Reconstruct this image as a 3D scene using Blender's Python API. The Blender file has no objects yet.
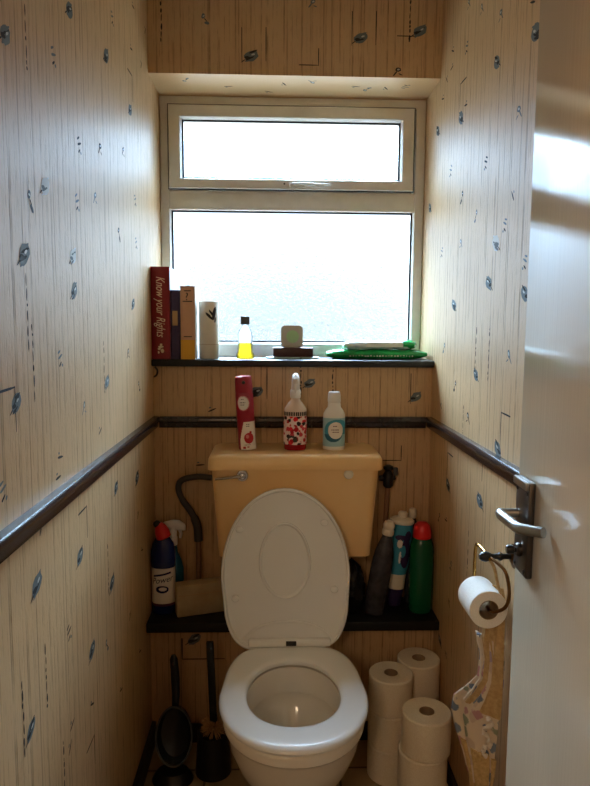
import bpy, bmesh, math, random
from mathutils import Vector, Matrix
random.seed(7)
PI = math.pi
sc = bpy.context.scene
col = sc.collection
# ------------------------------------------------------------------ measures of the room (metres)
XL, XR, YB, YW = -.388, .517, 2.052, 2.271      # left wall, right wall, back wall, window plane
ZS, ZH, ZC = 1.229, 2.105, 2.42                 # sill top, lintel underside, ceiling
YF = .2                                         # wall with the doorway
YX, ZL = 1.94, .43                             # front of the boxed-in pipes, top of its shelf


# ------------------------------------------------------------------ materials
def lin(c):
    f = lambda v: v / 12.92 if v <= .04045 else ((v + .055) / 1.055) ** 2.4
    return tuple(f(v / 255) for v in c) + (1,)


def mat(name, rgb, rough=.5, metal=0, spec=.5, trans=0, ior=1.45, coat=0):
    m = bpy.data.materials.new(name); m.use_nodes = True
    b = m.node_tree.nodes['Principled BSDF']
    b.inputs['Base Color'].default_value = lin(rgb)
    b.inputs['Roughness'].default_value = rough
    b.inputs['Metallic'].default_value = metal
    b.inputs['Specular IOR Level'].default_value = spec
    b.inputs['Transmission Weight'].default_value = trans
    b.inputs['IOR'].default_value = ior
    b.inputs['Coat Weight'].default_value = coat
    return m


class NT:
    def __init__(s, m): s.t = m.node_tree; s.n = s.t.nodes; s.l = s.t.links
    def new(s, typ, **kw):
        x = s.n.new(typ)
        for k, v in kw.items(): setattr(x, k, v)
        return x
    def link(s, a, b): s.l.new(a, b)
    def math(s, op, a, b=None, clamp=False):
        x = s.new('ShaderNodeMath', operation=op); x.use_clamp = clamp
        for i, v in enumerate((a, b)):
            if v is None: continue
            if isinstance(v, (int, float)): x.inputs[i].default_value = v
            else: s.link(v, x.inputs[i])
        return x.outputs[0]
    def noise(s, vec, scale, detail=2, rough=.5, dist=0):
        x = s.new('ShaderNodeTexNoise'); s.link(vec, x.inputs['Vector'])
        x.inputs['Scale'].default_value = scale; x.inputs['Detail'].default_value = detail
        x.inputs['Roughness'].default_value = rough; x.inputs['Distortion'].default_value = dist
        return x.outputs['Fac']
    def ramp(s, fac, stops):
        x = s.new('ShaderNodeValToRGB'); s.link(fac, x.inputs[0])
        e = x.color_ramp.elements
        while len(e) < len(stops): e.new(.5)
        for i, (p, c) in enumerate(stops): e[i].position = p; e[i].color = c
        return x.outputs[0]
    def mix(s, fac, a, b, mode='MIX'):
        x = s.new('ShaderNodeMix', data_type='RGBA', blend_type=mode)
        for i, v in ((0, fac), (6, a), (7, b)):
            if isinstance(v, (int, float)): x.inputs[i].default_value = v
            elif isinstance(v, tuple): x.inputs[i].default_value = v
            else: s.link(v, x.inputs[i])
        return x.outputs[2]
    def bump(s, h, strength, dist=.01):
        x = s.new('ShaderNodeBump'); s.link(h, x.inputs['Height'])
        x.inputs['Strength'].default_value = strength; x.inputs['Distance'].default_value = dist
        return x.outputs[0]


def wallpaper():
    m = mat('vinyl_wallpaper', (198, 166, 124), .44, spec=.6)
    t = NT(m); b = t.n['Principled BSDF']
    geo = t.new('ShaderNodeNewGeometry'); sep = t.new('ShaderNodeSeparateXYZ'); t.link(geo.outputs['Position'], sep.inputs[0])
    u = t.math('ADD', sep.outputs[0], sep.outputs[1]); z = sep.outputs[2]
    def vec(a, b_, off):
        c = t.new('ShaderNodeCombineXYZ'); t.link(t.math('MULTIPLY', u, a), c.inputs[0]); t.link(t.math('MULTIPLY', z, b_), c.inputs[1])
        c.inputs[2].default_value = off; return c.outputs[0]
    wob = t.noise(vec(9, 5, 4), 1, 2, .5)
    def lines(density, half, off, gate_lo, gate_sz):
        """thin printed lines of one width at uneven spacing, broken up along their length"""
        v = t.new('ShaderNodeTexVoronoi', voronoi_dimensions='1D'); v.inputs['Scale'].default_value = 1
        t.link(t.math('ADD', t.math('MULTIPLY', t.math('ADD', u, t.math('MULTIPLY', wob, .004)), density), off), v.inputs['W'])
        on = t.math('MULTIPLY', t.math('SUBTRACT', 1, t.math('DIVIDE', v.outputs['Distance'], half * density)), 2.2, clamp=True)
        g = t.noise(vec(density * .55, gate_sz, off), 1, 3, .65)
        return t.math('MULTIPLY', on, t.math('MULTIPLY', t.math('SUBTRACT', g, gate_lo), 6, clamp=True))
    a = lines(34, .0027, 0, .39, 6)
    c = lines(62, .0015, 33.1, .43, 14)
    f = lines(120, .0009, 79.7, .46, 40)
    blot = t.noise(vec(6, 5, 2), 1, 4, .6)
    base = t.mix(t.math('MULTIPLY', t.math('SUBTRACT', blot, .35), 1.2, clamp=True), lin((193, 158, 114)), lin((203, 172, 130)))
    k = t.math('ADD', t.math('MULTIPLY', a, .62), t.math('ADD', t.math('MULTIPLY', c, .5), t.math('MULTIPLY', f, .33)), clamp=True)
    nz = t.new('ShaderNodeSeparateXYZ'); t.link(geo.outputs['True Normal'], nz.inputs[0])
    k = t.math('MULTIPLY', k, t.math('SUBTRACT', 1, t.math('ABSOLUTE', nz.outputs[2])))
    colr = t.mix(t.math('MULTIPLY', k, .64), base, lin((84, 72, 58)))
    t.link(t.math('SUBTRACT', .9, t.math('MULTIPLY', k, .9)), b.inputs['Specular IOR Level'])
    t.link(colr, b.inputs['Base Color'])
    fine = t.noise(vec(240, 70, 5), 1, 2, .6)
    t.link(t.bump(t.math('ADD', t.math('MULTIPLY', k, -1.), t.math('MULTIPLY', fine, .8)), .5, .0012), b.inputs['Normal'])
    return m


def noisy(name, c1, c2, scale, rough=.5, spec=.5, bump=0, stretch=(1, 1, 1), lo=.35, hi=.65, metal=0, coat=0):
    m = mat(name, c1, rough, metal, spec, coat=coat); t = NT(m); b = t.n['Principled BSDF']
    tc = t.new('ShaderNodeTexCoord'); mp = t.new('ShaderNodeMapping'); mp.inputs['Scale'].default_value = stretch
    t.link(tc.outputs['Object'], mp.inputs[0])
    n = t.noise(mp.outputs[0], scale, 4, .6)
    t.link(t.ramp(n, [(lo, lin(c1)), (hi, lin(c2))]), b.inputs['Base Color'])
    if bump: t.link(t.bump(n, bump, .004), b.inputs['Normal'])
    return m


def floral(name, base, colours, scale, rough=.9, thr=.38):
    m = mat(name, base, rough, spec=.2); t = NT(m); b = t.n['Principled BSDF']
    tc = t.new('ShaderNodeTexCoord')
    v = t.new('ShaderNodeTexVoronoi'); v.inputs['Scale'].default_value = scale; t.link(tc.outputs['Object'], v.inputs['Vector'])
    w = t.noise(tc.outputs['Object'], scale * 2.3, 2, .6)
    d = t.math('ADD', v.outputs['Distance'], t.math('MULTIPLY', t.math('SUBTRACT', w, .5), .5))
    inside = t.math('MULTIPLY', t.math('SUBTRACT', thr, d), 12, clamp=True)
    sp = t.new('ShaderNodeSeparateColor'); t.link(v.outputs['Color'], sp.inputs[0])
    st = [(i / len(colours), lin(c)) for i, c in enumerate(colours)]
    x = t.new('ShaderNodeValToRGB'); x.color_ramp.interpolation = 'CONSTANT'; t.link(sp.outputs[0], x.inputs[0])
    e = x.color_ramp.elements
    while len(e) < len(st): e.new(.5)
    for i, (p, c) in enumerate(st): e[i].position = p; e[i].color = c
    t.link(t.mix(inside, lin(base), x.outputs[0]), b.inputs['Base Color'])
    return m


def tiles():
    m = mat('floor_tiles', (168, 146, 112), .45); t = NT(m); b = t.n['Principled BSDF']
    tc = t.new('ShaderNodeTexCoord')
    br = t.new('ShaderNodeTexBrick', offset=0.0); t.link(tc.outputs['Object'], br.inputs['Vector'])
    br.inputs['Color1'].default_value = lin((172, 150, 114)); br.inputs['Color2'].default_value = lin((160, 137, 102))
    br.inputs['Mortar'].default_value = lin((82, 66, 50)); br.inputs['Scale'].default_value = 1
    br.inputs['Brick Width'].default_value = .2; br.inputs['Row Height'].default_value = .2
    br.inputs['Mortar Size'].default_value = .004
    n = t.noise(tc.outputs['Object'], 18, 4, .6)
    t.link(t.mix(t.math('MULTIPLY', n, .35), br.outputs['Color'], lin((120, 96, 66))), b.inputs['Base Color'])
    t.link(t.bump(br.outputs['Fac'], -.5, .003), b.inputs['Normal'])
    return m


def obscure_glass(name, bump, scale, share=.32):
    """frosted pane: partly clear, partly bent by its cast pattern"""
    m = bpy.data.materials.new(name); m.use_nodes = True; t = NT(m); t.n.clear()
    out = t.new('ShaderNodeOutputMaterial'); tc = t.new('ShaderNodeTexCoord')
    n1 = t.noise(tc.outputs['Object'], scale, 2, .55, 1.6)
    ridge = t.math('ABSOLUTE', t.math('SUBTRACT', n1, .5))
    n2 = t.noise(tc.outputs['Object'], scale * 2.2, 2, .5, .8)
    h = t.math('ADD', t.math('MULTIPLY', ridge, 2.2), t.math('MULTIPLY', n2, .8))
    nor = t.bump(h, bump, .012)
    rf = t.new('ShaderNodeBsdfRefraction'); rf.inputs['IOR'].default_value = 1.3; rf.inputs['Roughness'].default_value = .05
    rf.inputs['Color'].default_value = (.93, .97, 1, 1); t.link(nor, rf.inputs['Normal'])
    tr = t.new('ShaderNodeBsdfTransparent'); tr.inputs[0].default_value = (.95, .985, 1, 1)
    mx = t.new('ShaderNodeMixShader'); mx.inputs[0].default_value = share
    t.link(tr.outputs[0], mx.inputs[1]); t.link(rf.outputs[0], mx.inputs[2])
    gl = t.new('ShaderNodeBsdfGlossy'); gl.inputs['Roughness'].default_value = .1; t.link(nor, gl.inputs['Normal'])
    fr = t.new('ShaderNodeFresnel'); fr.inputs[0].default_value = 1.45
    m2 = t.new('ShaderNodeMixShader'); t.link(t.math('MULTIPLY', fr.outputs[0], .6), m2.inputs[0]); t.link(mx.outputs[0], m2.inputs[1]); t.link(gl.outputs[0], m2.inputs[2])
    t.link(m2.outputs[0], out.inputs[0])
    return m


def clear(name, rgb, tint_rough=.03, thin=.8):
    """thin clear plastic: see-through with a gloss"""
    m = bpy.data.materials.new(name); m.use_nodes = True; t = NT(m); t.n.clear()
    out = t.new('ShaderNodeOutputMaterial')
    tr = t.new('ShaderNodeBsdfTransparent'); tr.inputs[0].default_value = lin(rgb)
    df = t.new('ShaderNodeBsdfTranslucent'); df.inputs[0].default_value = lin(rgb)
    mx = t.new('ShaderNodeMixShader'); mx.inputs[0].default_value = 1 - thin
    t.link(tr.outputs[0], mx.inputs[1]); t.link(df.outputs[0], mx.inputs[2])
    gl = t.new('ShaderNodeBsdfGlossy'); gl.inputs['Roughness'].default_value = tint_rough
    fr = t.new('ShaderNodeFresnel'); fr.inputs[0].default_value = 1.4
    m2 = t.new('ShaderNodeMixShader'); t.link(fr.outputs[0], m2.inputs[0]); t.link(mx.outputs[0], m2.inputs[1]); t.link(gl.outputs[0], m2.inputs[2])
    t.link(m2.outputs[0], out.inputs[0])
    return m


def door_paint():
    m = mat('gloss_door_paint', (206, 186, 156), .1, spec=.5); t = NT(m); b = t.n['Principled BSDF']
    tc = t.new('ShaderNodeTexCoord'); mp = t.new('ShaderNodeMapping'); mp.inputs['Scale'].default_value = (160, 160, 3)
    t.link(tc.outputs['Object'], mp.inputs[0])
    n = t.noise(mp.outputs[0], 1, 3, .6)
    t.link(t.bump(n, .25, .0012), b.inputs['Normal'])
    n2 = t.noise(tc.outputs['Object'], 3, 3, .55)
    t.link(t.mix(n2, lin((206, 186, 158)), lin((218, 201, 174))), b.inputs['Base Color'])
    return m


M = dict(
    paper=wallpaper(), ceil=mat('ceiling_paint', (214, 204, 184), .8), tiles=tiles(),
    inkd=mat('motif_dark', (42, 43, 44), .7, spec=.2), inkm=mat('motif_grey', (98, 108, 110), .65, spec=.3), inkl=mat('motif_pale', (186, 190, 186), .5),
    rail=noisy('dark_gloss_rail', (34, 24, 22), (48, 34, 30), 40, .22, .6),
    skirt=mat('dark_skirting', (40, 30, 26), .45), black=mat('black_shelf_paint', (20, 19, 19), .45),
    upvc=noisy('aged_upvc', (208, 207, 200), (222, 221, 216), 9, .35), gasket=mat('black_gasket_and_shadow', (22, 26, 36), .6),
    glass=obscure_glass('obscure_glass', .44, 80), glass2=obscure_glass('obscure_glass_upper', .3, 55),
    satin=mat('satin_chrome', (176, 176, 174), .3, 1), chrome=mat('chrome', (205, 205, 205), .1, 1),
    dkmetal=mat('dark_steel', (96, 92, 88), .35, 1), bronze=mat('aged_brass', (120, 84, 50), .32, 1), brass=mat('brass', (190, 148, 78), .25, 1),
    door=door_paint(), scratch=mat('scraped_paint', (240, 236, 226), .6),
    wplastic=mat('white_toilet_plastic', (230, 230, 227), .16, spec=.5), china=mat('white_china', (228, 222, 210), .12, coat=.2),
    water=mat('bowl_water', (150, 148, 132), .05, spec=.6), hinge=mat('dark_hinge', (30, 28, 26), .5),
    cistern=noisy('yellowed_plastic', (230, 190, 132), (234, 197, 142), 5, .32), 
    paperroll=noisy('toilet_tissue', (226, 214, 190), (236, 226, 206), 300, .95, .1, .15), core=mat('cardboard_core', (150, 124, 96), .9, spec=.1),
    wpaper=noisy('white_tissue', (236, 232, 224), (244, 240, 234), 300, .95, .1, .15),
    red=mat('dark_red_cloth', (128, 22, 34), .4), gilt=mat('cream_lettering', (232, 214, 186), .5), pages=noisy('pages', (214, 204, 184), (236, 228, 210), 300, .9, .1, 0, (1, 1, .02)),
    palecover=mat('pale_book_cover', (204, 210, 218), .35), navy=mat('navy_purple_cover', (46, 32, 74), .45), tan=mat('tan_label', (176, 142, 96), .5),
    tanbook=mat('tan_spine', (196, 152, 122), .5), yellow=mat('mustard_band', (214, 160, 44), .5), ink=mat('black_print', (34, 30, 30), .5),
    offwhite=mat('off_white_can', (222, 214, 196), .4), whitep=mat('white_plastic', (226, 224, 220), .3), whitel=mat('white_label', (228, 222, 216), .4),
    canred=mat('spray_can_red', (150, 20, 44), .28), berry=mat('berry_red', (176, 22, 40), .35), pinkl=mat('pink_label', (206, 120, 120), .4),
    greyblock=mat('grey_cap', (70, 76, 84), .4), yliq=clear('yellow_liquid', (246, 220, 96), .05, .7), clr=clear('clear_plastic', (246, 248, 248), .04, .5),
    rliq=mat('red_liquid', (150, 22, 36), .15, spec=.5),
    device=mat('silver_plastic', (188, 190, 186), .4), pgreen=mat('pale_green_disc', (170, 214, 170), .5), brown=mat('dark_brown_box', (66, 34, 32), .4),
    ltblue=mat('pale_blue_card', (168, 196, 206), .4), wgreen=noisy('green_film', (12, 120, 58), (26, 156, 82), 30, .22, .6, .35), wblue=noisy('white_blue_film', (218, 232, 238), (120, 176, 214), 26, .22, .6, .3, (1, 1, 1), .5, .68), wwhite=mat('pale_flap', (224, 232, 226), .35),
    flower=floral('red_white_print', (226, 206, 204), [(170, 26, 44), (196, 60, 74), (40, 24, 26), (214, 40, 56)], 70, .35, .56),
    teal=mat('teal_label', (58, 144, 170), .35), tealdk=mat('deep_teal', (22, 92, 120), .35), skyb=mat('sky_label', (150, 190, 204), .35),
    bblue=mat('dark_blue_bottle', (20, 34, 92), .25), bred=mat('red_cap', (206, 34, 34), .3), bgreen=mat('green_bottle', (14, 84, 50), .25),
    blk=mat('black_plastic', (22, 22, 23), .35), purp=mat('plum_band', (86, 32, 62), .4), 
    spraytl=clear('teal_bottle', (40, 120, 130), .08, .3), 
    foam=noisy('cream_card', (172, 150, 112), (184, 164, 126), 20, .8), dkbot=noisy('dark_smoky_bottle', (44, 42, 46), (70, 68, 74), 22, .25, .5, .1),
    bag=noisy('black_bag', (16, 16, 18), (34, 34, 38), 20, .25, .5, .5), hose=mat('grey_rubber', (62, 58, 54), .5), pipe=mat('painted_pipe', (132, 96, 70), .5),
    brist=noisy('tan_bristle', (150, 112, 68), (186, 146, 94), 60, .8), floral=floral('floral_cotton', (222, 206, 184), [(128, 140, 156), (190, 146, 146), (150, 156, 132), (172, 158, 176), (206, 186, 166), (112, 126, 146)], 34, .9, .48),
    crochet=noisy('crochet_cotton', (190, 158, 108), (216, 186, 134), 120, .95, .1, .6), frill=mat('white_lace', (228, 218, 204), .9, spec=.1), lace=noisy('tan_lace', (182, 150, 104), (204, 174, 126), 90, .95, .1, .6),
    hall=mat('hall_paint', (190, 172, 146), .8), carpet=mat('hall_carpet', (120, 92, 70), .95),
    frost=mat('frosted_plastic', (212, 192, 180), .2), rimgrey=mat('dark_grey_rim', (74, 76, 76), .35), handle=mat('silver_handle', (206, 204, 196), .3), blackgl=mat('dark_gloss_plastic', (26, 27, 28), .25),
)


# ------------------------------------------------------------------ geometry helper: one MB becomes one mesh object
class MB:
    def __init__(s): s.b = bmesh.new()
    def _faces(s, old, mi):
        for f in s.b.faces:
            if f.index == -1 or f not in old: pass
    def add(s, verts, faces, mi=0):
        vs = [s.b.verts.new(v) for v in verts]
        for f in faces:
            try:
                x = s.b.faces.new([vs[i] for i in f]); x.material_index = mi
            except ValueError: pass
        return s
    def box(s, c, d, bev=0, mi=0, rot=None, seg=2):
        t = bmesh.new(); bmesh.ops.create_cube(t, size=1)
        for v in t.verts: v.co = Vector((v.co.x * d[0], v.co.y * d[1], v.co.z * d[2]))
        if bev: bmesh.ops.bevel(t, geom=list(t.edges), offset=bev, segments=seg, profile=.5, affect='EDGES')
        Mx = Matrix.Translation(c) @ (rot.to_4x4() if rot else Matrix())
        t.verts.index_update()
        s.add([Mx @ v.co for v in t.verts], [[v.index for v in f.verts] for f in t.faces], mi); t.free(); return s
    def loft(s, rings, mi=0, cap=(True, True), closed=False):
        n = len(rings[0]); V = [p for r in rings for p in r]; F = []
        k = len(rings)
        for i in range(k if closed else k - 1):
            a, b_ = i * n, ((i + 1) % k) * n
            for j in range(n): F.append((a + j, a + (j + 1) % n, b_ + (j + 1) % n, b_ + j))
        if not closed:
            if cap[0]: F.append(tuple(range(n - 1, -1, -1)))
            if cap[1]: F.append(tuple(range((k - 1) * n, k * n)))
        return s.add(V, F, mi)
    def lathe(s, prof, seg=32, mi=0, c=(0, 0, 0), sx=1, sy=1, rot=None, cap=(True, True)):
        R = []
        for r, z in prof:
            ring = []
            for i in range(seg):
                a = 2 * PI * i / seg; p = Vector((r * sx * math.cos(a), r * sy * math.sin(a), z))
                if rot: p = rot @ p
                ring.append(p + Vector(c))
            R.append(ring)
        return s.loft(R, mi, cap)
    def tube(s, pts, r, seg=10, mi=0, flat=1):
        pts = [Vector(p) for p in pts]; n = len(pts); rs = r if isinstance(r, (list, tuple)) else [r] * n
        R = []; up = None
        for i, p in enumerate(pts):
            d = (pts[min(i + 1, n - 1)] - pts[max(i - 1, 0)]).normalized()
            if up is None:
                up = Vector((0, 0, 1)) if abs(d.z) < .9 else Vector((0, 1, 0))
            x = d.cross(up).normalized(); up = x.cross(d).normalized()
            R.append([p + (x * math.cos(2 * PI * j / seg) + up * math.sin(2 * PI * j / seg) * flat) * rs[i] for j in range(seg)])
        return s.loft(R, mi)
    def build(s, name, mats, parent=None, smooth=True, loc=None, angle=40):
        bmesh.ops.recalc_face_normals(s.b, faces=s.b.faces)
        me = bpy.data.meshes.new(name); s.b.to_mesh(me); s.b.free()
        for m in (mats if isinstance(mats, (list, tuple)) else [mats]): me.materials.append(m)
        if smooth:
            for p in me.polygons: p.use_smooth = True
            me.set_sharp_from_angle(angle=math.radians(angle))
        o = bpy.data.objects.new(name, me); col.objects.link(o)
        if parent: o.parent = parent
        if loc: o.location = loc
        return o


def tag(o, label, cat, group=None):
    o['label'] = label; o['category'] = cat
    if group: o['group'] = group
    return o


def thing(name, label, cat, loc=(0, 0, 0), rz=0, group=None):
    o = bpy.data.objects.new(name, None); col.objects.link(o); o.location = loc; o.rotation_euler = (0, 0, rz)
    o.empty_display_size = .05
    return tag(o, label, cat, group)


def struct(o): o['kind'] = 'structure'; return o


def dup(root, loc, label, rz=None):
    r = root.copy(); col.objects.link(r); r.location = loc; r['label'] = label
    if rz is not None: r.rotation_euler = (0, 0, rz)
    for ch in list(root.children):
        c = ch.copy(); col.objects.link(c); c.parent = r
        for g in list(ch.children):
            d = g.copy(); col.objects.link(d); d.parent = c
    return r


def smooth_path(pts, n=8):
    """Catmull-Rom through the points"""
    P = [Vector(p) for p in pts]; P = [P[0] * 2 - P[1]] + P + [P[-1] * 2 - P[-2]]; out = []
    for i in range(1, len(P) - 2):
        a, b_, c, d = P[i - 1:i + 3]
        for k in range(n):
            t = k / n
            out.append(.5 * ((2 * b_) + (c - a) * t + (2 * a - 5 * b_ + 4 * c - d) * t * t + (3 * b_ - a - 3 * c + d) * t ** 3))
    out.append(P[-2]); return out


def text_mesh(body, size, shear=0):
    cu = bpy.data.curves.new('lettering', 'FONT'); cu.body = body; cu.size = size; cu.shear = shear; cu.align_x = 'CENTER'; cu.align_y = 'CENTER'
    ob = bpy.data.objects.new('lettering', cu); col.objects.link(ob)
    dg = bpy.context.evaluated_depsgraph_get(); dg.update()
    me = bpy.data.meshes.new_from_object(ob.evaluated_get(dg)); bpy.data.objects.remove(ob)
    return [v.co.copy() for v in me.vertices], [list(p.vertices) for p in me.polygons]


def lettering(parent, body, size, m, fn, shear=0, name='lettering'):
    """print placed by fn(x, y) -> local point on the thing's surface"""
    V, F = text_mesh(body, size, shear); b = MB(); b.add([fn(v.x, v.y) for v in V], F)
    return b.build(name, m, parent, False)


def on_cyl(r, z0, a0=0, sy=1):
    """maps flat print onto a round body facing -Y; a0 turns it to the right"""
    def f(x, y):
        a = x / r + a0
        return Vector((r * math.sin(a), -r * sy * math.cos(a), z0 + y))
    return f


def patch(inside, x0, x1, z0, z1, fn, step, m, name, parent):
    """printed shape: the cells of a fine grid whose middles lie inside the outline"""
    nx, nz = int((x1 - x0) / step), int((z1 - z0) / step); b = MB(); idx = {}; V = []; F = []
    def vi(i, j):
        if (i, j) not in idx: idx[i, j] = len(V); V.append(fn(x0 + i * step, z0 + j * step))
        return idx[i, j]
    for i in range(nx):
        for j in range(nz):
            if inside(x0 + (i + .5) * step, z0 + (j + .5) * step): F.append((vi(i, j), vi(i + 1, j), vi(i + 1, j + 1), vi(i, j + 1)))
    b.add(V, F); return b.build(name, m, parent)


def ell(cx, cz, a, b_): return lambda x, z: ((x - cx) / a) ** 2 + ((z - cz) / b_) ** 2 < 1


# ------------------------------------------------------------------ wallpaper motifs: printed shapes inside the wall's own mesh
ML = 'l0.977,1.751 l1.281,1.927 d1.055,1.796 s1.182,1.801 s1.614,2.062 l1.549,1.952 g1.796,1.972 l1.791,1.911 t1.853,2.202 t1.818,2.078 t1.949,2.087 t2.017,2.211 s1.320,1.688 s1.477,1.728 s1.699,1.780 w1.120,1.570 s1.050,1.530 s1.296,1.573 s1.427,1.612 s1.832,1.680 l1.017,1.445 w1.261,1.468 s1.636,1.560 s1.834,1.563 l1.261,1.402 l1.780,1.394 d1.021,1.356 d1.038,1.278 s1.168,1.273 l0.964,1.219 g0.934,1.205 l1.488,1.204 d1.465,1.241 s1.305,1.169 s1.708,1.263 s1.838,1.159 g1.275,0.924 l1.250,0.874 l1.020,0.912 s0.906,1.096 t1.137,1.062 t1.151,1.097 t1.419,1.100 l1.549,0.937 g1.793,0.963 l1.788,0.904 t1.046,0.998 l1.489,0.718 d1.457,0.766 t1.791,0.795 t1.836,0.675 s1.169,0.751 l1.313,0.642 s1.431,0.589 d1.045,0.737 l0.972,0.689 d0.944,0.729 t1.170,0.566 g1.284,0.411 t1.154,0.530 d1.117,0.510 t1.302,0.526 t1.552,0.408 t1.782,0.389 t1.667,0.551'
MR = 'l1.818,1.914 t1.774,1.934 s1.384,1.793 l2.072,1.954 s1.588,1.734 s1.904,1.789 l2.149,1.730 s1.783,1.691 s1.652,1.618 t1.399,1.620 s1.440,1.563 w1.495,1.533 s1.315,1.469 s1.778,1.569 s1.978,1.564 l1.533,1.443 l1.827,1.400 l1.308,1.406 s1.920,1.271 d1.613,1.277 l1.606,1.216 d1.514,1.276 s1.383,1.275 s1.790,1.167 t1.934,1.094 s1.659,1.099 d1.701,1.066 g1.388,1.107 l1.427,1.058 g1.814,0.929 l1.828,0.872 g1.502,0.987 l1.538,0.905 d1.618,0.743 s1.770,0.646 s1.916,0.744 t1.777,0.530 s1.778,2.196 s1.664,2.130 s1.521,2.050 l1.311,1.919 t1.333,1.986 s1.783,2.084 l1.536,1.951 t1.923,2.134 t1.928,2.089 t1.981,2.075 t2.021,2.034 g1.806,1.971 t1.837,0.762 l1.861,0.373 t1.790,0.363'
MBK = 'd-0.346,2.253 s-0.213,2.262 b-0.064,2.195 l-0.073,2.160 s0.116,2.318 b0.274,2.249 l0.265,2.220 d0.415,2.275 h0.410,2.228 l0.447,2.244 j0.108,2.155 s0.382,2.125 l0.118,1.153 d0.088,1.176 d0.192,1.190 b0.484,1.138 l0.465,1.109 l-0.057,1.123 v-0.022,1.150 t-0.200,1.064 j0.394,0.916 t-0.240,0.883 t0.344,1.223'
MX = 'l-0.250,0.343 u-0.254,0.297'


def motif(b, kind, u, z, P, rnd):
    """P(u, z, lift) -> world point; materials 1 dark, 2 grey, 3 pale"""
    lift = [.0004]
    def poly(pts, mi):
        lift[0] += .00004
        b.add([P(u + x, z + y, lift[0]) for x, y in pts], [tuple(range(len(pts)))], mi)
    def stroke(x0, y0, x1, y1, w, mi, taper=.5):
        dx, dy = x1 - x0, y1 - y0; l = math.hypot(dx, dy); nx, ny = -dy / l * w / 2, dx / l * w / 2; pts = []
        for t, k in ((0, taper), (.3, 1), (.7, .9), (1, taper * .6)): pts.append((x0 + dx * t + nx * k, y0 + dy * t + ny * k))
        for t, k in ((1, taper * .6), (.7, .9), (.3, 1), (0, taper)): pts.append((x0 + dx * t - nx * k, y0 + dy * t - ny * k))
        poly(pts, mi)
    def blob(cx, cy, a, bb, th, mi):
        pts = []
        for i in range(12):
            t = 2 * PI * i / 12; q = 1 + rnd.uniform(-.13, .13); x, y = a * math.cos(t) * q, bb * math.sin(t) * q
            pts.append((cx + x * math.cos(th) - y * math.sin(th), cy + x * math.sin(th) + y * math.cos(th)))
        poly(pts, mi)
    s = rnd.uniform(.85, 1.12)
    if kind in 'lw':
        k = .85 * s; th = rnd.uniform(.25, .6)
        blob(0, 0, .026 * k, .0175 * k, th, 2 if kind == 'l' else 3)
        for i in range(5):
            o = (i - 2) * .0072 * k
            blob(o * .5, o, .021 * k * (1 - abs(i - 2) * .13), .0032 * k, th + rnd.uniform(-.15, .15), rnd.choice((1, 2, 2)) if kind == 'l' else rnd.choice((2, 3, 3)))
        blob(-.012 * k, -.006 * k, .011 * k, .005 * k, th - .4, 1 if kind == 'l' else 2)
        blob(.007 * k, .005 * k, .007 * k, .0028 * k, th, 3); stroke(-.02 * k, -.012 * k, -.034 * k, -.022 * k, .003, 1)
    elif kind == 'g': stroke(.027, .04, .027, -.03, .0038, 1, .8); stroke(-.03, .036, .028, .038, .0042, 1, .8)
    elif kind == 'j': stroke(.027, .032, .027, -.02, .0032, 1, .8); stroke(-.034, -.018, .028, -.018, .0032, 1, .8)
    elif kind == 'b': stroke(-.037, .048, -.037, -.052, .0028, 1, .9); stroke(.037, .05, .037, -.05, .003, 1, .9)
    elif kind == 'u': stroke(-.035, .05, -.035, -.02, .005, 1, .9); stroke(-.035, -.02, .1, -.02, .004, 1, .9)
    elif kind == 'v': stroke(0, .05, 0, -.05, .003, 1, .8)
    elif kind == 'h': stroke(-.034, 0, .034, 0, .003, 1, .9)
    elif kind == 'd':
        yy = .06
        while yy > -.06:
            hh = rnd.uniform(.002, .011); blob(rnd.uniform(-.0012, .0012), yy - hh, .0024 * rnd.uniform(.6, 1.3), hh, rnd.uniform(-.06, .06), 1); yy -= 2 * hh + rnd.uniform(.0005, .007)
    elif kind == 't':
        th = rnd.uniform(-.4, 1.1); c, q = math.cos(th), math.sin(th)
        stroke(-.013 * c, -.013 * q, .015 * c, .015 * q, .005, 1); blob(-.006, .008, .004, .0025, th, 2)
    elif kind == 's':
        th = rnd.uniform(-.5, .5); mi = rnd.choice((1, 2, 2)); form = rnd.randrange(3)
        if form == 0:
            blob(0, .004, .010 * s, .0065 * s, th + .5, mi); blob(.001, .004, .005 * s, .0026 * s, th + .5, 3)
            stroke(-.004, -.002, -.016 * s, -.016 * s, .0042, mi, .8); stroke(.002, -.008, .014 * s, -.013 * s, .0034, mi, .7)
        elif form == 1:
            blob(-.005, .011, .008 * s, .0055 * s, th + 1, mi); blob(.006, -.009, .0075 * s, .0045 * s, th - .6, mi); blob(-.004, .011, .0035, .002, th, 3)
            stroke(-.002, .004, .006, -.004, .003, 1, .8)
        else:
            stroke(-.012, .012, .002, .018 * s, .0045, mi, .7); stroke(-.010, .002, .012 * s, .010, .0050, mi, .6); stroke(-.006, -.012, .006, -.004, .0045, 1, .7); blob(.010, -.010, .004, .003, th, 2)


def motifs(b, spec, P, seed):
    rnd = random.Random(seed)
    for w in spec.split():
        u, z = w[1:].split(','); motif(b, w[0], float(u), float(z), P, rnd)


WALLM = [M['paper'], M['inkd'], M['inkm'], M['inkl']]
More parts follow.
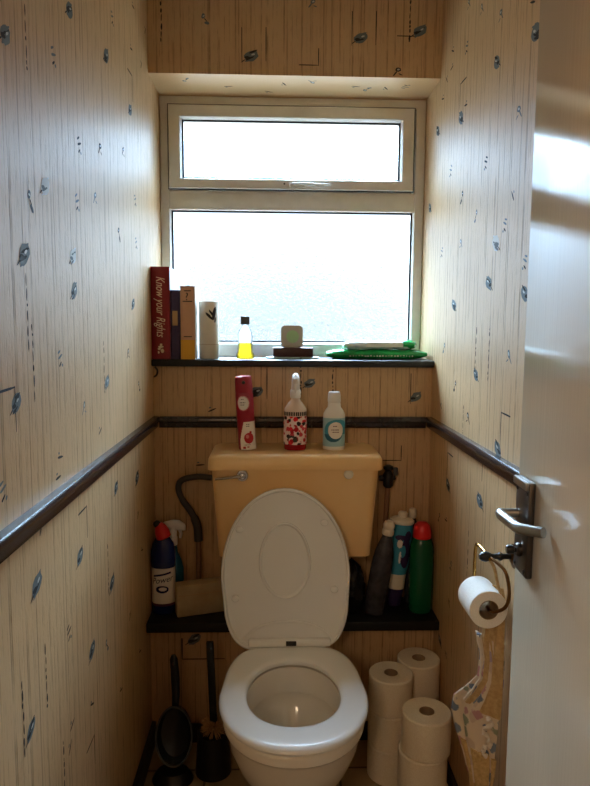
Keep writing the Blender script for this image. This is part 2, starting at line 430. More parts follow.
# repeat of the pattern nearer than the photo shows
rr = random.Random(3)
NEAR = ' '.join(f"{rr.choice('llgsstd')}{.28 + .13 * i + rr.uniform(-.04, .04):.3f},{.15 + .19 * j + rr.uniform(-.06, .06):.3f}" for i in range(5) for j in range(11))
NEARR = ' '.join(f"{rr.choice('llgsstd')}{.3 + .15 * i + rr.uniform(-.04, .04):.3f},{.15 + .19 * j + rr.uniform(-.06, .06):.3f}" for i in range(7) for j in range(11))
b = MB(); b.box((XL - .05, (YF - .1 + YW + .09) / 2, ZC / 2), (.1, YW + .19 - YF, ZC)); PL = lambda u, z, l: (XL + l, u, z)
motifs(b, ML + ' ' + NEAR, PL, 1); struct(b.build('wall_left', WALLM, None, False))
b = MB(); b.box((XR + .05, (YF - .1 + YW + .09) / 2, ZC / 2), (.1, YW + .19 - YF, ZC)); PR = lambda u, z, l: (XR - l, u, z)
motifs(b, MR + ' ' + NEARR, PR, 2); struct(b.build('wall_right', WALLM, None, False))
b = MB(); W = XR - XL; XC = (XL + XR) / 2; YO = YW + .09
b.box((XC, (YB + YO) / 2, (ZS - .022) / 2), (W, YO - YB, ZS - .022)); b.box((XC, (YB + YO) / 2, (ZH + ZC) / 2), (W, YO - YB, ZC - ZH))
motifs(b, MBK, lambda u, z, l: (u, YB - l, z), 3)
SOF = 's-0.28,2.10 t-0.02,2.19 t0.03,2.12 s0.12,2.10 t0.26,2.13 s0.30,2.15 t0.36,2.14 s0.42,2.12 t-0.15,2.15'
motifs(b, SOF, lambda u, y, l: (u, y, ZH - l), 4); struct(b.build('wall_back', WALLM, None, False))
b = MB(); b.box((XC, (YX + YB) / 2, (ZL - .03) / 2), (W, YB - YX, ZL - .03)); motifs(b, MX, lambda u, z, l: (u, YX - l, z), 5)
struct(b.build('wall_boxing', WALLM, None, False))
# wall with the doorway the camera looks through, and the hall behind it
DX0, DX1, DZ = -.375, .352, 2.02
b = MB(); b.box(((XL + DX0) / 2, YF - .05, ZC / 2), (DX0 - XL, .1, ZC)); b.box(((DX1 + XR) / 2, YF - .05, ZC / 2), (XR - DX1, .1, ZC))
b.box(((DX0 + DX1) / 2, YF - .05, (DZ + ZC) / 2), (DX1 - DX0, .1, ZC - DZ)); struct(b.build('wall_front', M['paper'], None, False))
b = MB(); b.box((XC, 1.0, ZC + .05), (W + .2, 2.9, .1)); struct(b.build('ceiling', M['ceil'], None, False))
b = MB(); b.box((XC, (YF - .1 + YO) / 2, -.05), (W + .2, YO - YF + .1, .1)); struct(b.build('floor', M['tiles'], None, False))
HX0, HX1, HY = -.9, 1.1, -1.3
b = MB(); b.box(((HX0 + HX1) / 2, (HY + YF - .1) / 2, -.05), (HX1 - HX0, YF - .1 - HY, .1)); struct(b.build('floor_hall', M['carpet'], None, False))
b = MB(); b.box(((HX0 + HX1) / 2, (HY + YF - .1) / 2, ZC + .05), (HX1 - HX0, YF - .1 - HY, .1)); struct(b.build('ceiling_hall', M['ceil'], None, False))
b = MB(); b.box((HX0 - .05, (HY + YF - .1) / 2, ZC / 2), (.1, YF - .1 - HY, ZC)); b.box((HX1 + .05, (HY + YF - .1) / 2, ZC / 2), (.1, YF - .1 - HY, ZC))
b.box(((HX0 + HX1) / 2, HY - .05, ZC / 2), (HX1 - HX0 + .2, .1, ZC))
b.box(((HX0 + XL - .1) / 2, YF - .15, ZC / 2), (XL - .1 - HX0, .1, ZC)); b.box(((HX1 + XR + .1) / 2, YF - .15, ZC / 2), (HX1 - XR - .1, .1, ZC))
struct(b.build('wall_hall', M['hall'], None, False))

# ------------------------------------------------------------------ rails and skirting
RZ, RH = 1.008, .036
def rail_run(b, p0, p1, nrm, z, h, d, rnd=True):
    """moulding from p0 to p1 standing d proud of the wall along nrm, with a rounded top and a stepped face"""
    prof = [(0, z), (d * .62, z), (d * .75, z + h * .15), (d * .75, z + h * .45), (d, z + h * .55), (d, z + h * .85), (d * .8, z + h), (0, z + h)]
    n = Vector(nrm + (0,)); R = []
    for p, cut in ((p0, 1), (p1, -1)):
        R.append([Vector((p[0], p[1], 0)) + n * q + Vector((0, 0, zz)) for q, zz in prof])
    b.loft(R)
b = MB(); rail_run(b, (XL, YF), (XL, YB - .001), (1, 0), RZ, RH, .02); struct(b.build('trim_1', M['rail']))
b = MB(); rail_run(b, (XL + .02, YB), (XR - .02, YB), (0, -1), RZ, RH, .02); struct(b.build('trim_2', M['rail']))
b = MB(); rail_run(b, (XR, YF), (XR, YB - .001), (-1, 0), RZ, RH, .02); struct(b.build('trim_3', M['rail']))
b = MB(); b.box((XL + .007, (YF + YX) / 2, .035), (.014, YX - YF, .07), .003); struct(b.build('baseboard_left', M['skirt']))
b = MB(); b.box((XR - .007, (YF + YX) / 2, .035), (.014, YX - YF, .07), .003); struct(b.build('baseboard_right', M['skirt']))
b = MB(); b.box((XC, YX - .007, .03), (W - .03, .014, .06), .003); struct(b.build('baseboard_back', M['skirt']))
b = MB(); b.box((XC, (1.868 + YB) / 2, ZL - .015), (W - .002, YB - 1.868, .03), .003)
tag(b.build('ledge_shelf', M['black']), 'long black painted shelf behind the toilet carrying the cleaning bottles', 'shelf')

# ------------------------------------------------------------------ window
FY0, FY1 = 2.241, 2.30
def ring_frame(b, x0, x1, z0, z1, w, y0, y1, mi=0, bev=.004):
    """mitred rectangular frame, w = (left, right, bottom, top) face widths, sloped inner edge"""
    l, r, bo, to = w; e = bev
    def rect(a, y): return [Vector((x0 + l * a - (0 if a else 0), y, z0 + bo * a)), Vector((x1 - r * a, y, z0 + bo * a)), Vector((x1 - r * a, y, z1 - to * a)), Vector((x0 + l * a, y, z1 - to * a))]
    k = .88
    b.loft([rect(0, y1), rect(0, y0 + e), rect(.06, y0), rect(k, y0), rect(.94, y0 + .006), rect(1, y0 + .012), rect(1, y1)], mi, (False, False), closed=True)
b = MB(); ring_frame(b, XL, XR, ZS, ZH, (.034, .036, .05, .034), FY0, FY1)
b.box((XC, (FY0 + FY1) / 2, 1.764), (W - .06, FY1 - FY0 - .004, .066), .004)
win = struct(b.build('window_1', M['upvc'], None, True, None, 25))
SX0, SX1, SZ0, SZ1 = -.358, .476, 1.80, 2.074
b = MB(); ring_frame(b, SX0, SX1, SZ0, SZ1, (.044, .044, .036, .044), FY0 - .012, FY1 - .01); sash = b.build('window_sash', M['upvc'], win, True, None, 25)
M_ = 0
def gasket(x0, x1, z0, z1, y):
    b = MB(); t = .0055
    b.box(((x0 + x1) / 2, y, z0 + t / 2), (x1 - x0, .006, t)); b.box(((x0 + x1) / 2, y, z1 - t / 2), (x1 - x0, .006, t))
    b.box((x0 + t / 2, y, (z0 + z1) / 2), (t, .006, z1 - z0 - 2 * t)); b.box((x1 - t / 2, y, (z0 + z1) / 2), (t, .006, z1 - z0 - 2 * t)); return b
gasket(SX0 + .044, SX1 - .044, SZ0 + .036, SZ1 - .044, FY0 + .012).build('gasket', M['gasket'], sash)
gasket(XL + .034, XR - .036, ZS + .05, 1.731, FY0 + .02).build('gasket', M['gasket'], win)
b = MB(); b.box(((SX0 + SX1) / 2, FY0 + .022, (SZ0 + SZ1) / 2), (SX1 - SX0 - .08, .004, SZ1 - SZ0 - .07)); b.build('pane', M['glass2'], sash, False)
b = MB(); b.box((XC, FY0 + .03, (ZS + 1.745) / 2), (W - .06, .004, 1.745 - ZS - .08)); b.build('pane', M['glass'], win, False)
gasket(SX0 - .003, SX1 + .003, SZ0 - .003, SZ1 + .003, FY0 - .0015).build('shadow_line', M['gasket'], sash)  # black ring painting in the shadow line between sash and outer frame
b = MB(); b.box((.076, FY0 - .018, 1.813), (.05, .014, .013), .003); b.tube([(.062, FY0 - .03, 1.815), (.10, FY0 - .034, 1.815), (.19, FY0 - .036, 1.812)], [.006, .0055, .0045], 10, flat=.8)
hd = b.build('window_handle', M['handle'], sash); hd['label'] = 'silver stay handle'
b = MB(); b.lathe([(.003, 0), (.003, .004)], 10, 0, (.034, FY0 - .013, 1.818), rot=Matrix.Rotation(PI / 2, 3, 'X')); b.build('screw', M['ink'], sash)
b = MB(); b.box((XC, (2.02 + FY0) / 2, ZS - .011), (W - .002, FY0 - 2.02, .022), .004)
sl = b.build('window_sill', M['black'], win); sl['label'] = 'black painted sill board'
b = MB(); b.tube(smooth_path([(XL + .012, 2.024, ZS - .024), (XL + .02, 2.02, ZS - .034), (XL + .018, 2.02, ZS - .048), (XL + .008, 2.024, ZS - .056)], 5), [.003] * 15 + [.0015], 6)
pc = b.build('peeling_paint', M['black'], sl)

# ------------------------------------------------------------------ door, open against the right side
A0, A1 = Vector((.3775, .95, 0)), Vector((.342, .232, 0)); DD = (A1 - A0).normalized(); DN = Vector((DD.y, -DD.x, 0))
if DN.x > 0: DN = -DN                                  # towards the room
dl = (A1 - A0).length
def dp(s, n, z): return A0 + DD * s + DN * n + Vector((0, 0, z))   # along the face from its free edge, out of the face, up
RD = Matrix((DD, -DN, Vector((0, 0, 1)))).transposed()
b = MB(); b.box(dp(dl / 2, -.019, 1.005), (dl, .038, 1.99), .004, rot=RD)
door = struct(b.build('door_1', M['door']))
HZ = 1.062
b = MB(); b.box(dp(.050, .005, HZ - .016), (.056, .010, .142), .003, rot=RD); plate = b.build('handle_plate', M['dkmetal'], door); plate['label'] = 'dull steel lever handle plate'
b = MB(); b.box(dp(.050, .0125, HZ + .049), (.054, .006, .012), .002, rot=RD); b.build('plate_cap', M['satin'], plate)
b = MB()
path = [dp(.034, .006, HZ - .001), dp(.032, .028, HZ - .002), dp(.0305, .0335, HZ - .002), dp(.033, .0362, HZ - .0025), dp(.038, .0365, HZ - .003), dp(.094, .0315, HZ - .004), dp(.100, .0300, HZ - .004), dp(.105, .0265, HZ - .0035), dp(.132, .008, HZ + .001)]
b.tube(path, [.006, .006, .0065, .007, .0072, .0072, .0072, .0072, .0066], 14, flat=1.1); b.build('lever', M['satin'], plate)
b = MB(); b.lathe([(.010, 0), (.010, .004), (.008, .006)], 20, 0, dp(.05, .010, HZ - .052), rot=RD @ Matrix.Rotation(PI / 2, 3, 'X')); b.build('turn_rose', M['dkmetal'], plate)
b = MB(); b.lathe([(.004, 0), (.004, .005), (.0065, .006), (.0065, .014), (.005, .016)], 16, 0, dp(.05, .014, HZ - .052), rot=RD @ Matrix.Rotation(PI / 2, 3, 'X')); t_ = b.build('thumb_turn', M['blk'], plate); t_['label'] = 'black turn knob'
for s_, z_ in ((.03, .037), (.07, .037), (.03, -.078), (.07, -.078)):
    b = MB(); b.lathe([(.003, 0), (.003, .0015)], 10, 0, dp(s_, .0098, HZ + z_), rot=RD @ Matrix.Rotation(PI / 2, 3, 'X')); b.build('screw', M['ink'], plate)
for z_ in (.25, 1.0, 1.75):
    b = MB(); b.tube([dp(dl - .004, .006, z_ - .04), dp(dl - .004, .006, z_ + .04)], .006, 10); b.build('hinge', M['brass'], door)

# ------------------------------------------------------------------ toilet
TX = .052
toi = thing('toilet', 'white toilet with its lid up and seat down in front of the yellowed cistern', 'toilet', (TX, 1.5, 0))
N = 64
def outline(rx, lf, lr, p=2.0, rearw=None, corner=.05):
    """closed curve about the origin, front towards -Y; the rear may end in a flat edge of half width rearw"""
    out = []
    for i in range(N):
        a = 2 * PI * i / N; c, s = math.cos(a), math.sin(a)
        if s <= 0 or rearw is None:
            l = lf if s <= 0 else lr
            out.append((rx * math.copysign(abs(c) ** (2 / p), c), l * math.copysign(abs(s) ** (2 / p), s)))
        else:
            q = 5.5; x = math.copysign(abs(c) ** (2 / q), c); y = abs(s) ** (2 / q)
            w = rx + (rearw - rx) * y ** 1.6; out.append((w * x, lr * y))
    return out
def band(out, inn, t): return [(a[0] + (c[0] - a[0]) * t, a[1] + (c[1] - a[1]) * t) for a, c in zip(out, inn)]
def ring3(pts, z): return [Vector((x, y, z)) for x, y in pts]
def sc_(pts, k, dy=0): return [(x * k, y * k + dy) for x, y in pts]
so = outline(.185, .221, .236, 2.1, .150); si = outline(.117, .133, .155, 2.15)
b = MB(); R = []
for t, z in ((1, .412), (1.012, .416), (1, .4225), (.95, .4262), (.86, .4282), (.7, .4287), (.45, .4287), (.2, .428), (.09, .4262), (.025, .4225), (0, .4175), (.018, .4125), (.09, .411), (.5, .411)): R.append(ring3(band(so, si, t), z))
b.loft(R, closed=True); b.build('seat', M['wplastic'], toi)
# bowl: outside from floor to rim, over the rim and down inside to the water
b = MB(); R = []
ro = outline(.174, .203, .25, 2.1, .13)
for z, kx, kf, kr in ((0, .62, .36, .93), (.03, .60, .34, .92), (.10, .54, .33, .9), (.17, .57, .45, .9), (.23, .70, .64, .92), (.28, .84, .82, .96), (.325, .93, .92, .99), (.362, .965, .965, 1), (.370, .98, .985, 1), (.376, 1.012, 1.018, 1), (.394, 1.016, 1.022, 1), (.401, 1.0, 1.0, 1), (.4035, .97, .97, .98)):
    R.append([Vector((x * kx, y * (kf if y < 0 else kr), z)) for x, y in ro])
ri = outline(.119, .137, .160, 2.1)
for z, k, dy in ((.4035, 1, 0), (.395, .985, 0), (.340, .985, 0), (.331, .995, 0), (.329, 1.03, 0), (.330, 1.13, 0), (.31, 1.13, 0), (.28, 1.04, 0), (.25, .86, .004), (.215, .66, .012), (.2, .56, .016), (.17, .45, .02), (.15, .35, .02)): R.append(ring3(sc_(ri, k, dy), z))
b.loft(R, 0, (True, True)); b.build('bowl', M['china'], toi)
b = MB(); b.add(ring3(sc_(ri, .62, .013), .2105), [tuple(range(N))]); b.build('bowl_water', M['water'], toi)
# hinge bar
b = MB(); b.box((-.004, .236, .436), (.235, .022, .02), .005); b.build('hinge_bar', M['wplastic'], toi)
b = MB(); b.box((.0, .2262, .437), (.03, .006, .014), .002); b.build('hinge_slot', M['hinge'], toi)
b = MB(); b.tube([(0, .2, .345), (0, .382, .345)], .03, 20); b.build('inlet_pipe', M['china'], toi)
# lid, leaning back on the cistern
th = math.radians(8.0); tw = math.radians(-1.4)
def lidp(u, v, w):
    x = u * math.cos(tw) + v * math.sin(tw); v2 = -u * math.sin(tw) + v * math.cos(tw)
    return Vector((x - .0105, .243 + v2 * math.sin(th) - w * math.cos(th), .412 + v2 * math.cos(th) + w * math.sin(th)))
lo = []
for i in range(N):
    a = 2 * PI * i / N; c, s = math.cos(a), math.sin(a)
    if s >= 0: lo.append((.187 * c, .205 + .257 * s ** .98))
    else:
        q = 7.; x = math.copysign(abs(c) ** (2 / q), c); y = abs(s) ** (2 / q); w = .187 + (.149 - .187) * y ** 2.2
        lo.append((w * x, .205 - .205 * y))
cen = (0, .22)
def lid_ring(k, w): return [lidp(cen[0] + (x - cen[0]) * k, cen[1] + (v - cen[1]) * k, w) for x, v in lo]
b = MB()
b.loft([lid_ring(.9, -.018), lid_ring(.97, -.016), lid_ring(.995, -.008), lid_ring(1, .0), lid_ring(.993, .008), lid_ring(.978, .0105), lid_ring(.962, .009), lid_ring(.955, -.001), lid_ring(.945, -.0055), lid_ring(.86, -.0065), lid_ring(.6, -.009), lid_ring(.2, -.010)], 0)
lid = b.build('lid', M['wplastic'], toi)
def egg(cu, cv, rx, up, dn, n=48, w=0): return [lidp(cu + rx * math.cos(2 * PI * i / n), cv + (up if math.sin(2 * PI * i / n) > 0 else dn) * math.sin(2 * PI * i / n), w) for i in range(n)]
b = MB(); EU, EV = -.001, .244
b.loft([egg(EU, EV, .076, .118, .104, w=-.010), egg(EU, EV, .0748, .1168, .1028, w=-.002), egg(EU, EV, .072, .114, .100, w=.0), egg(EU, EV, .0692, .1112, .0972, w=-.002), egg(EU, EV, .066, .108, .094, w=-.0095), egg(EU, EV, .03, .05, .04, w=-.008)], 0)
b.build('oval_emboss', M['wplastic'], lid)
b = MB()
V = []; n = 24
arcp = [(-.130 + .260 * i / n, .024 + .052 * (1 - abs(2 * i / n - 1) ** 2.4) ** .8) for i in range(n + 1)]
b.tube([lidp(u, v, -.0065) for u, v in arcp], .0042, 8)
b.build('arc_emboss', M['wplastic'], lid)
for u, v in ((-.130, .345), (.116, .358), (-.146, .148), (.140, .165)):
    b = MB(); R = []
    for r, w in ((.0112, -.0085), (.0112, .002), (.0092, .005), (.004, .006)): R.append([lidp(u + r * math.cos(2 * PI * i / 20), v + r * .85 * math.sin(2 * PI * i / 20), w) for i in range(20)])
    b.loft(R); b.build('buffer', M['wplastic'], lid)

# ------------------------------------------------------------------ low-level cistern on the wall
CX = .066
cis = thing('cistern', 'yellowed cream low level cistern on the wall behind the raised lid', 'cistern', (CX, 1.94, .655))
def rrect(hx, y0, y1, z, r=.02, n=5, cx=0):
    out = []
    for (sx, sy, a0) in ((1, 1, 0), (-1, 1, PI / 2), (-1, -1, PI), (1, -1, 1.5 * PI)):
        for k in range(n + 1):
            a = a0 + PI / 2 * k / n; yy = (y1 - r) if sy > 0 else (y0 + r)
            out.append(Vector((cx + sx * (hx - r) + r * math.cos(a), yy + r * math.sin(a), z)))
    return out
b = MB()
b.loft([rrect(.222, -.062, .108, -.022, .018), rrect(.2315, -.071, .109, -.016, .022), rrect(.233, -.072, .109, -.002, .022), rrect(.251, -.086, .109, .256, .024)], 0)
cb = b.build('tank', M['cistern'], cis)
b = MB()
b.loft([rrect(.255, -.093, .110, .256, .02), rrect(.261, -.098, .110, .257, .022), rrect(.261, -.099, .110, .262, .022), rrect(.2595, -.096, .110, .288, .024), rrect(.255, -.091, .110, .297, .026), rrect(.245, -.080, .109, .3015, .026)], 0)
b.build('cistern_lid', M['cistern'], cis)
RX = Matrix.Rotation(PI / 2, 3, 'X')
b = MB(); b.lathe([(.0175, 0), (.0175, .006), (.0155, .010), (.012, .010), (.0105, .007), (.0085, .008), (.008, .014), (.004, .016)], 28, 0, (-.158, -.083, .240), rot=RX)
b.tube([(-.165, -.094, .239), (-.19, -.096, .236), (-.238, -.097, .231)], [.0065, .0055, .0045], 10, flat=.8)
fl = b.build('flush_lever', M['chrome'], cis); fl['label'] = 'chrome flush lever'
b = MB(); b.lathe([(.0145, 0), (.0145, .003), (.012, .006), (.004, .007)], 24, 0, (.158, -.0835, .243), rot=RX); b.build('blanking_plug', M['offwhite'], cis)
b = MB(); b.tube([(-.012, .0, -.018), (-.012, .0, -.224)], .02, 14); b.build('flush_pipe', M['offwhite'], cis)

# overflow hose and supply valve
o = thing('overflow_hose', 'grey rubber hose curving from the cistern down onto a thin pipe on the left', 'pipe', (-.243, 2.0, .43))
b = MB(); b.tube(smooth_path([(.046, .012, .420), (.0, .014, .423), (-.048, .016, .413), (-.063, .016, .388), (-.052, .016, .35), (-.022, .016, .305), (-.004, .016, .262), (0, .016, .21)], 6), [.010] * 25 + [.011] * 8 + [.014] * 10, 12); b.build('hose', M['hose'], o)
b = MB(); b.tube([(0, .016, .25), (.0, .016, .0)], .0085, 12); b.build('pipe', M['pipe'], o)
o = thing('supply_valve', 'dark knobbed water valve on a brown pipe beside the right end of the cistern', 'valve', (.366, 2.02, .43))
b = MB(); b.tube([(-.004, .005, 0), (0, .005, .2), (.008, .005, .4)], .0085, 12); b.build('pipe', M['pipe'], o)
b = MB(); b.lathe([(.012, 0), (.017, .008), (.018, .04), (.013, .05), (.009, .056), (.016, .062), (.016, .07), (.006, .075)], 18, 0, (.008, .002, .385)); b.tube([(-.022, .004, .415), (.008, .004, .415), (.032, .004, .418)], [.009, .012, .008], 12); b.build('valve_body', M['blk'], o)
b = MB(); b.box((.03, -.006, .44), (.016, .012, .026), .004); b.build('valve_knob', M['hose'], o)

# ------------------------------------------------------------------ things on the window sill
def book(name, label, x0, w, h, d, y, cov, spine_m=None, back_m=None, lean=0):
    o = thing(name, label, 'book', (x0 + w / 2, y, ZS)); t = .003
    b = MB(); b.box((0, .006 + d / 2, h / 2), (w - 2 * t, d - .012, h - .008)); b.build('pages', M['pages'], o, False)
    b = MB(); pts = [(-w / 2, .004), (-w / 2 * .8, .0008), (0, 0), (w / 2 * .8, .0008), (w / 2, .004), (w / 2, .008), (-w / 2, .008)]
    b.loft([[Vector((x, yy, .0005)) for x, yy in pts], [Vector((x, yy, h)) for x, yy in pts]]); b.build('spine', spine_m or cov, o, True)
    b = MB(); b.box((-w / 2 + t / 2, .008 + (d - .006) / 2, h / 2), (t, d - .006, h)); b.build('front_board', cov, o)
    b = MB(); b.box((w / 2 - t / 2, .008 + (d - .006) / 2, h / 2), (t, d - .006, h)); b.build('back_board', back_m or cov, o)
    return o
def spine_fn(z0, y=-.0008): return lambda x, yy: Vector((yy, y, z0 - x))
o = book('hardback_book', 'tall dark red book titled Know your Rights at the left end of the window sill', XL + .001, .059, .290, .165, 2.03, M['red'], M['red'], M['palecover'])
sf = spine_fn(.166); lettering(o, 'Know your Rights', .039, M['gilt'], lambda x, y: sf(x * .66, y), .35, 'title')
b = MB()
for p in (ell(0, .04, .008, .0035), ell(-.004, .033, .0045, .005), ell(.004, .031, .004, .0055), ell(.001, .047, .0035, .003), ell(.008, .028, .003, .006)): pass
patch(lambda x, z: any(q(x, z) for q in (ell(0, .04, .009, .0035), ell(-.005, .033, .005, .004), ell(.005, .027, .005, .0065), ell(.001, .047, .004, .003), ell(-.007, .022, .003, .004))), -.016, .016, .014, .054, lambda x, z: Vector((x, -.0006, z)), .0013, M['gilt'], 'emblem', o)
o = book('thin_hardback_book', 'narrow navy purple book with tan spine label beside the red book', -.3275, .0295, .218, .15, 2.036, M['navy'], M['navy'])
b = MB(); b.box((0, .0006, .130), (.016, .002, .046)); b.build('spine_label', M['tan'], o)
o = book('paperback_book', 'pinkish tan book with a question mark and yellow lower spine on the sill', -.296, .046, .231, .15, 2.036, M['whitep'], M['tanbook'])
b = MB(); b.box((0, -.0002, .031), (.0435, .0022, .062)); b.build('yellow_band', M['yellow'], o)
lettering(o, '?', .034, M['ink'], lambda x, y: Vector((x - .002, -.0009, .197 + y)), 0, 'question_mark')
for z_, w_ in ((.183, .03), (.072, .026), (.216, .022)):
    b = MB(); b.box((0, -.0007, z_), (w_, .001, .003)); b.build('print_line', M['ink'], o)
b = MB(); b.box((.002, .012, .229), (.008, .008, .009), .002); b.build('page_tab', M['hose'], o)

o = thing('air_freshener_can', 'plain off white cylinder with a black leaf mark, right of the books', 'can', (-.2125, 2.1, ZS))
b = MB(); b.lathe([(.031, 0), (.0325, .002), (.0325, .182), (.0315, .1855), (.029, .186), (.0285, .182), (.0, .182)], 36, cap=(True, False)); b.build('body', M['offwhite'], o)
b = MB(); b.lathe([(.0327, .046), (.0327, .0472)], 36, cap=(False, False)); b.build('seam', M['tan'], o)
lf = lambda cx, cz, a, bb, th: (lambda x, z: (((x - cx) * math.cos(th) + (z - cz) * math.sin(th)) / a) ** 2 + ((-(x - cx) * math.sin(th) + (z - cz) * math.cos(th)) / bb) ** 2 < 1)
q = [lf(.021, .146, .022, .0062, 1.35), lf(.004, .138, .016, .0042, 2.35), lf(.011, .148, .012, .0034, 2.2), lf(.025, .126, .009, .003, 1.4)]
patch(lambda x, z: any(f(x, z) for f in q), -.008, .034, .115, .168, on_cyl(.0329, 0), .0012, M['ink'], 'leaf_mark', o)

o = thing('small_bottle', 'small clear bottle of yellow liquid with a dark square cap on the sill', 'bottle', (-.095, 2.12, ZS))
b = MB(); b.lathe([(.026, .0), (.029, .004), (.028, .014), (.023, .02), (.0225, .052), (.018, .055), (.0, .055)], 28, sy=.7, cap=(True, False)); b.build('liquid', M['yliq'], o)
b = MB(); b.lathe([(.0275, .0005), (.0305, .005), (.0295, .015), (.0245, .021), (.024, .075), (.021, .092), (.012, .102), (.0105, .112)], 28, sy=.7); b.build('bottle_body', M['clr'], o)
b = MB(); b.box((0, 0, .1255), (.029, .022, .027), .002); b.build('cap', M['greyblock'], o)

o = tag(MB().box((.063, 2.125, ZS + .003), (.176, .07, .005), .001).build('plastic_card', M['ltblue']), 'thin pale blue card lying under the dark brown box', 'card')
o = tag(MB().box((0, 0, .0155), (.132, .06, .031), .003).build('brown_box', M['brown'], None, True, (.064, 2.125, ZS + .006)), 'flat dark brown box on the sill under the silver device', 'box')
o = thing('sensor_device', 'square silver grey device with pale green round face standing on the brown box', 'device', (.060, 2.125, ZS + .037))
b = MB()
def sq(h, y, r=.014): 
    out = []
    for sx, sz, a0 in ((1, 1, 0), (-1, 1, PI / 2), (-1, -1, PI), (1, -1, 1.5 * PI)):
        for k in range(7): a = a0 + PI / 2 * k / 6; out.append(Vector((sx * (h - r) + r * math.cos(a), y, .0365 + sz * (h - r) + r * math.sin(a))))
    return out
b.loft([sq(.033, -.011), sq(.0365, -.008), sq(.0365, .010), sq(.034, .012)]); b.build('casing', M['device'], o)
b = MB(); b.lathe([(.021, 0), (.021, .0015), (.019, .002)], 32, 0, (.002, -.0108, .036), rot=RX); b.build('round_face', M['pgreen'], o)

def packet(name, label, x0, x1, y, z, h, mats, seed, dep):
    """soft film packet with crimped ends"""
    o = thing(name, label, 'packet', ((x0 + x1) / 2, y, z)); r = random.Random(seed); L_ = (x1 - x0); R = []; n = 20
    for i in range(15):
        t = i / 14; k = min(1, 7 * min(t, 1 - t) + .3) ** .7; hh = h * k * (1 + r.uniform(-.06, .06)); ww = dep * (.8 + .2 * k) * .5
        ring = []
        for j in range(n):
            a = 2 * PI * j / n; ring.append(Vector((-L_ / 2 + L_ * t, ww * math.copysign(abs(math.cos(a)) ** .8, math.cos(a)), max(.0005, h * .46 + hh * .5 * math.copysign(abs(math.sin(a)) ** .8, math.sin(a)) + r.uniform(-.0012, .0012)))))
        R.append(ring)
    b = MB(); b.loft(R); b.build('film', mats[0], o); return o
o = packet('wet_wipes', 'long green wipes packet lying on the sill below another packet', .175, .508, 2.125, ZS, .034, [M['wgreen']], 4, .085)
b = MB()
for i in range(22): b.box((-.09 + i * .0098 + random.uniform(-.001, .001), -.0424, .012 + random.uniform(-.001, .001)), (random.uniform(.002, .006), .001, random.uniform(.002, .005)), 0, 0)
b.build('print_line', M['wwhite'], o)
o = packet('wipes_packet', 'white and blue wipes packet with a green end lying on the long green packet', .232, .470, 2.13, ZS + .033, .030, [M['wblue']], 9, .08)
b = MB(); b.box((.014, -.037, .0155), (.12, .008, .017), .002); b.build('resealable_flap', M['wwhite'], o)
b = MB(); b.lathe([(.0172, 0), (.0172, .028), (.014, .042), (.008, .048)], 20, 0, (.076, 0, .0155), sx=.95, sy=2.5, rot=Matrix.Rotation(PI / 2, 3, 'Y')); b.build('green_end', M['wgreen'], o)

# ------------------------------------------------------------------ three bottles standing on the cistern
ZT = .655 + .302
o = thing('air_freshener_spray', 'red and white aerosol can with a fruit picture on the left of the cistern', 'aerosol', (-.080, 1.945, ZT)); o.rotation_euler = (0, math.radians(-3.6), 0); o.location.z += .0012
b = MB(); b.lathe([(.0255, 0), (.0275, .003), (.0275, .168), (.0262, .176)], 36); b.build('can_body', M['canred'], o)
b = MB(); b.lathe([(.0262, .176), (.0272, .179), (.0258, .219), (.0235, .225), (.012, .227), (0, .227)], 32, cap=(True, False)); cp_ = b.build('cap', M['canred'], o)
b = MB(); b.lathe([(.0055, 0), (.005, .006), (.002, .0065)], 14, 0, (.0015, -.0235, .208), rot=RX); b.build('nozzle', M['ink'], cp_)
C1 = on_cyl(.02775, 0); C2 = on_cyl(.02795, 0); C3 = on_cyl(.0281, 0)
lo_white = lambda x, z: z < .100 - .55 * (x - .0) and z < .093 + .9 * (x + .004) and z < .105 and (x > -.018 - (.03 - z) * .5)
patch(lambda x, z: z < .088 and (x > -.022 + max(0, z - .03) * .28), -.036, .036, .001, .10, C1, .0016, M['whitel'], 'lower_label', o)
patch(ell(-.004, .145, .018, .021), -.03, .03, .12, .17, C1, .0013, M['whitel'], 'upper_label', o)
patch(lambda x, z: ell(-.004, .145, .0205, .0235)(x, z) and not ell(-.004, .145, .0185, .0215)(x, z), -.03, .03, .12, .17, C1, .0012, M['pinkl'], 'label_rim', o)
patch(lambda x, z: ell(.008, .037, .0155, .0165)(x, z) or ell(.014, .055, .004, .004)(x, z) or ell(-.008, .008, .005, .004)(x, z) or ell(.004, .010, .004, .002)(x, z), -.02, .026, .002, .062, C2, .0012, M['berry'], 'fruit_picture', o)
patch(ell(.003, .042, .005, .006), -.004, .010, .034, .05, C3, .0012, M['pinkl'], 'fruit_glint', o)
b = MB()
for x, z, w in ((-.008, .157, .010), (-.008, .147, .016), (-.008, .139, .014), (.006, .080, .014), (.006, .074, .012), (.0, .0175, .02)):
    pass
for xx, zz, w_ in ((-.006, .157, .009), (-.005, .147, .017), (-.006, .140, .014), (.007, .080, .014), (.007, .074, .011), (.003, .017, .02)):
    patch(lambda x, z: int((x + 1) * 700) % 4 > 0, xx - w_ / 2, xx + w_ / 2, zz - .0012, zz + .0012, C3, .0008, M['ink'], 'print_line', o)

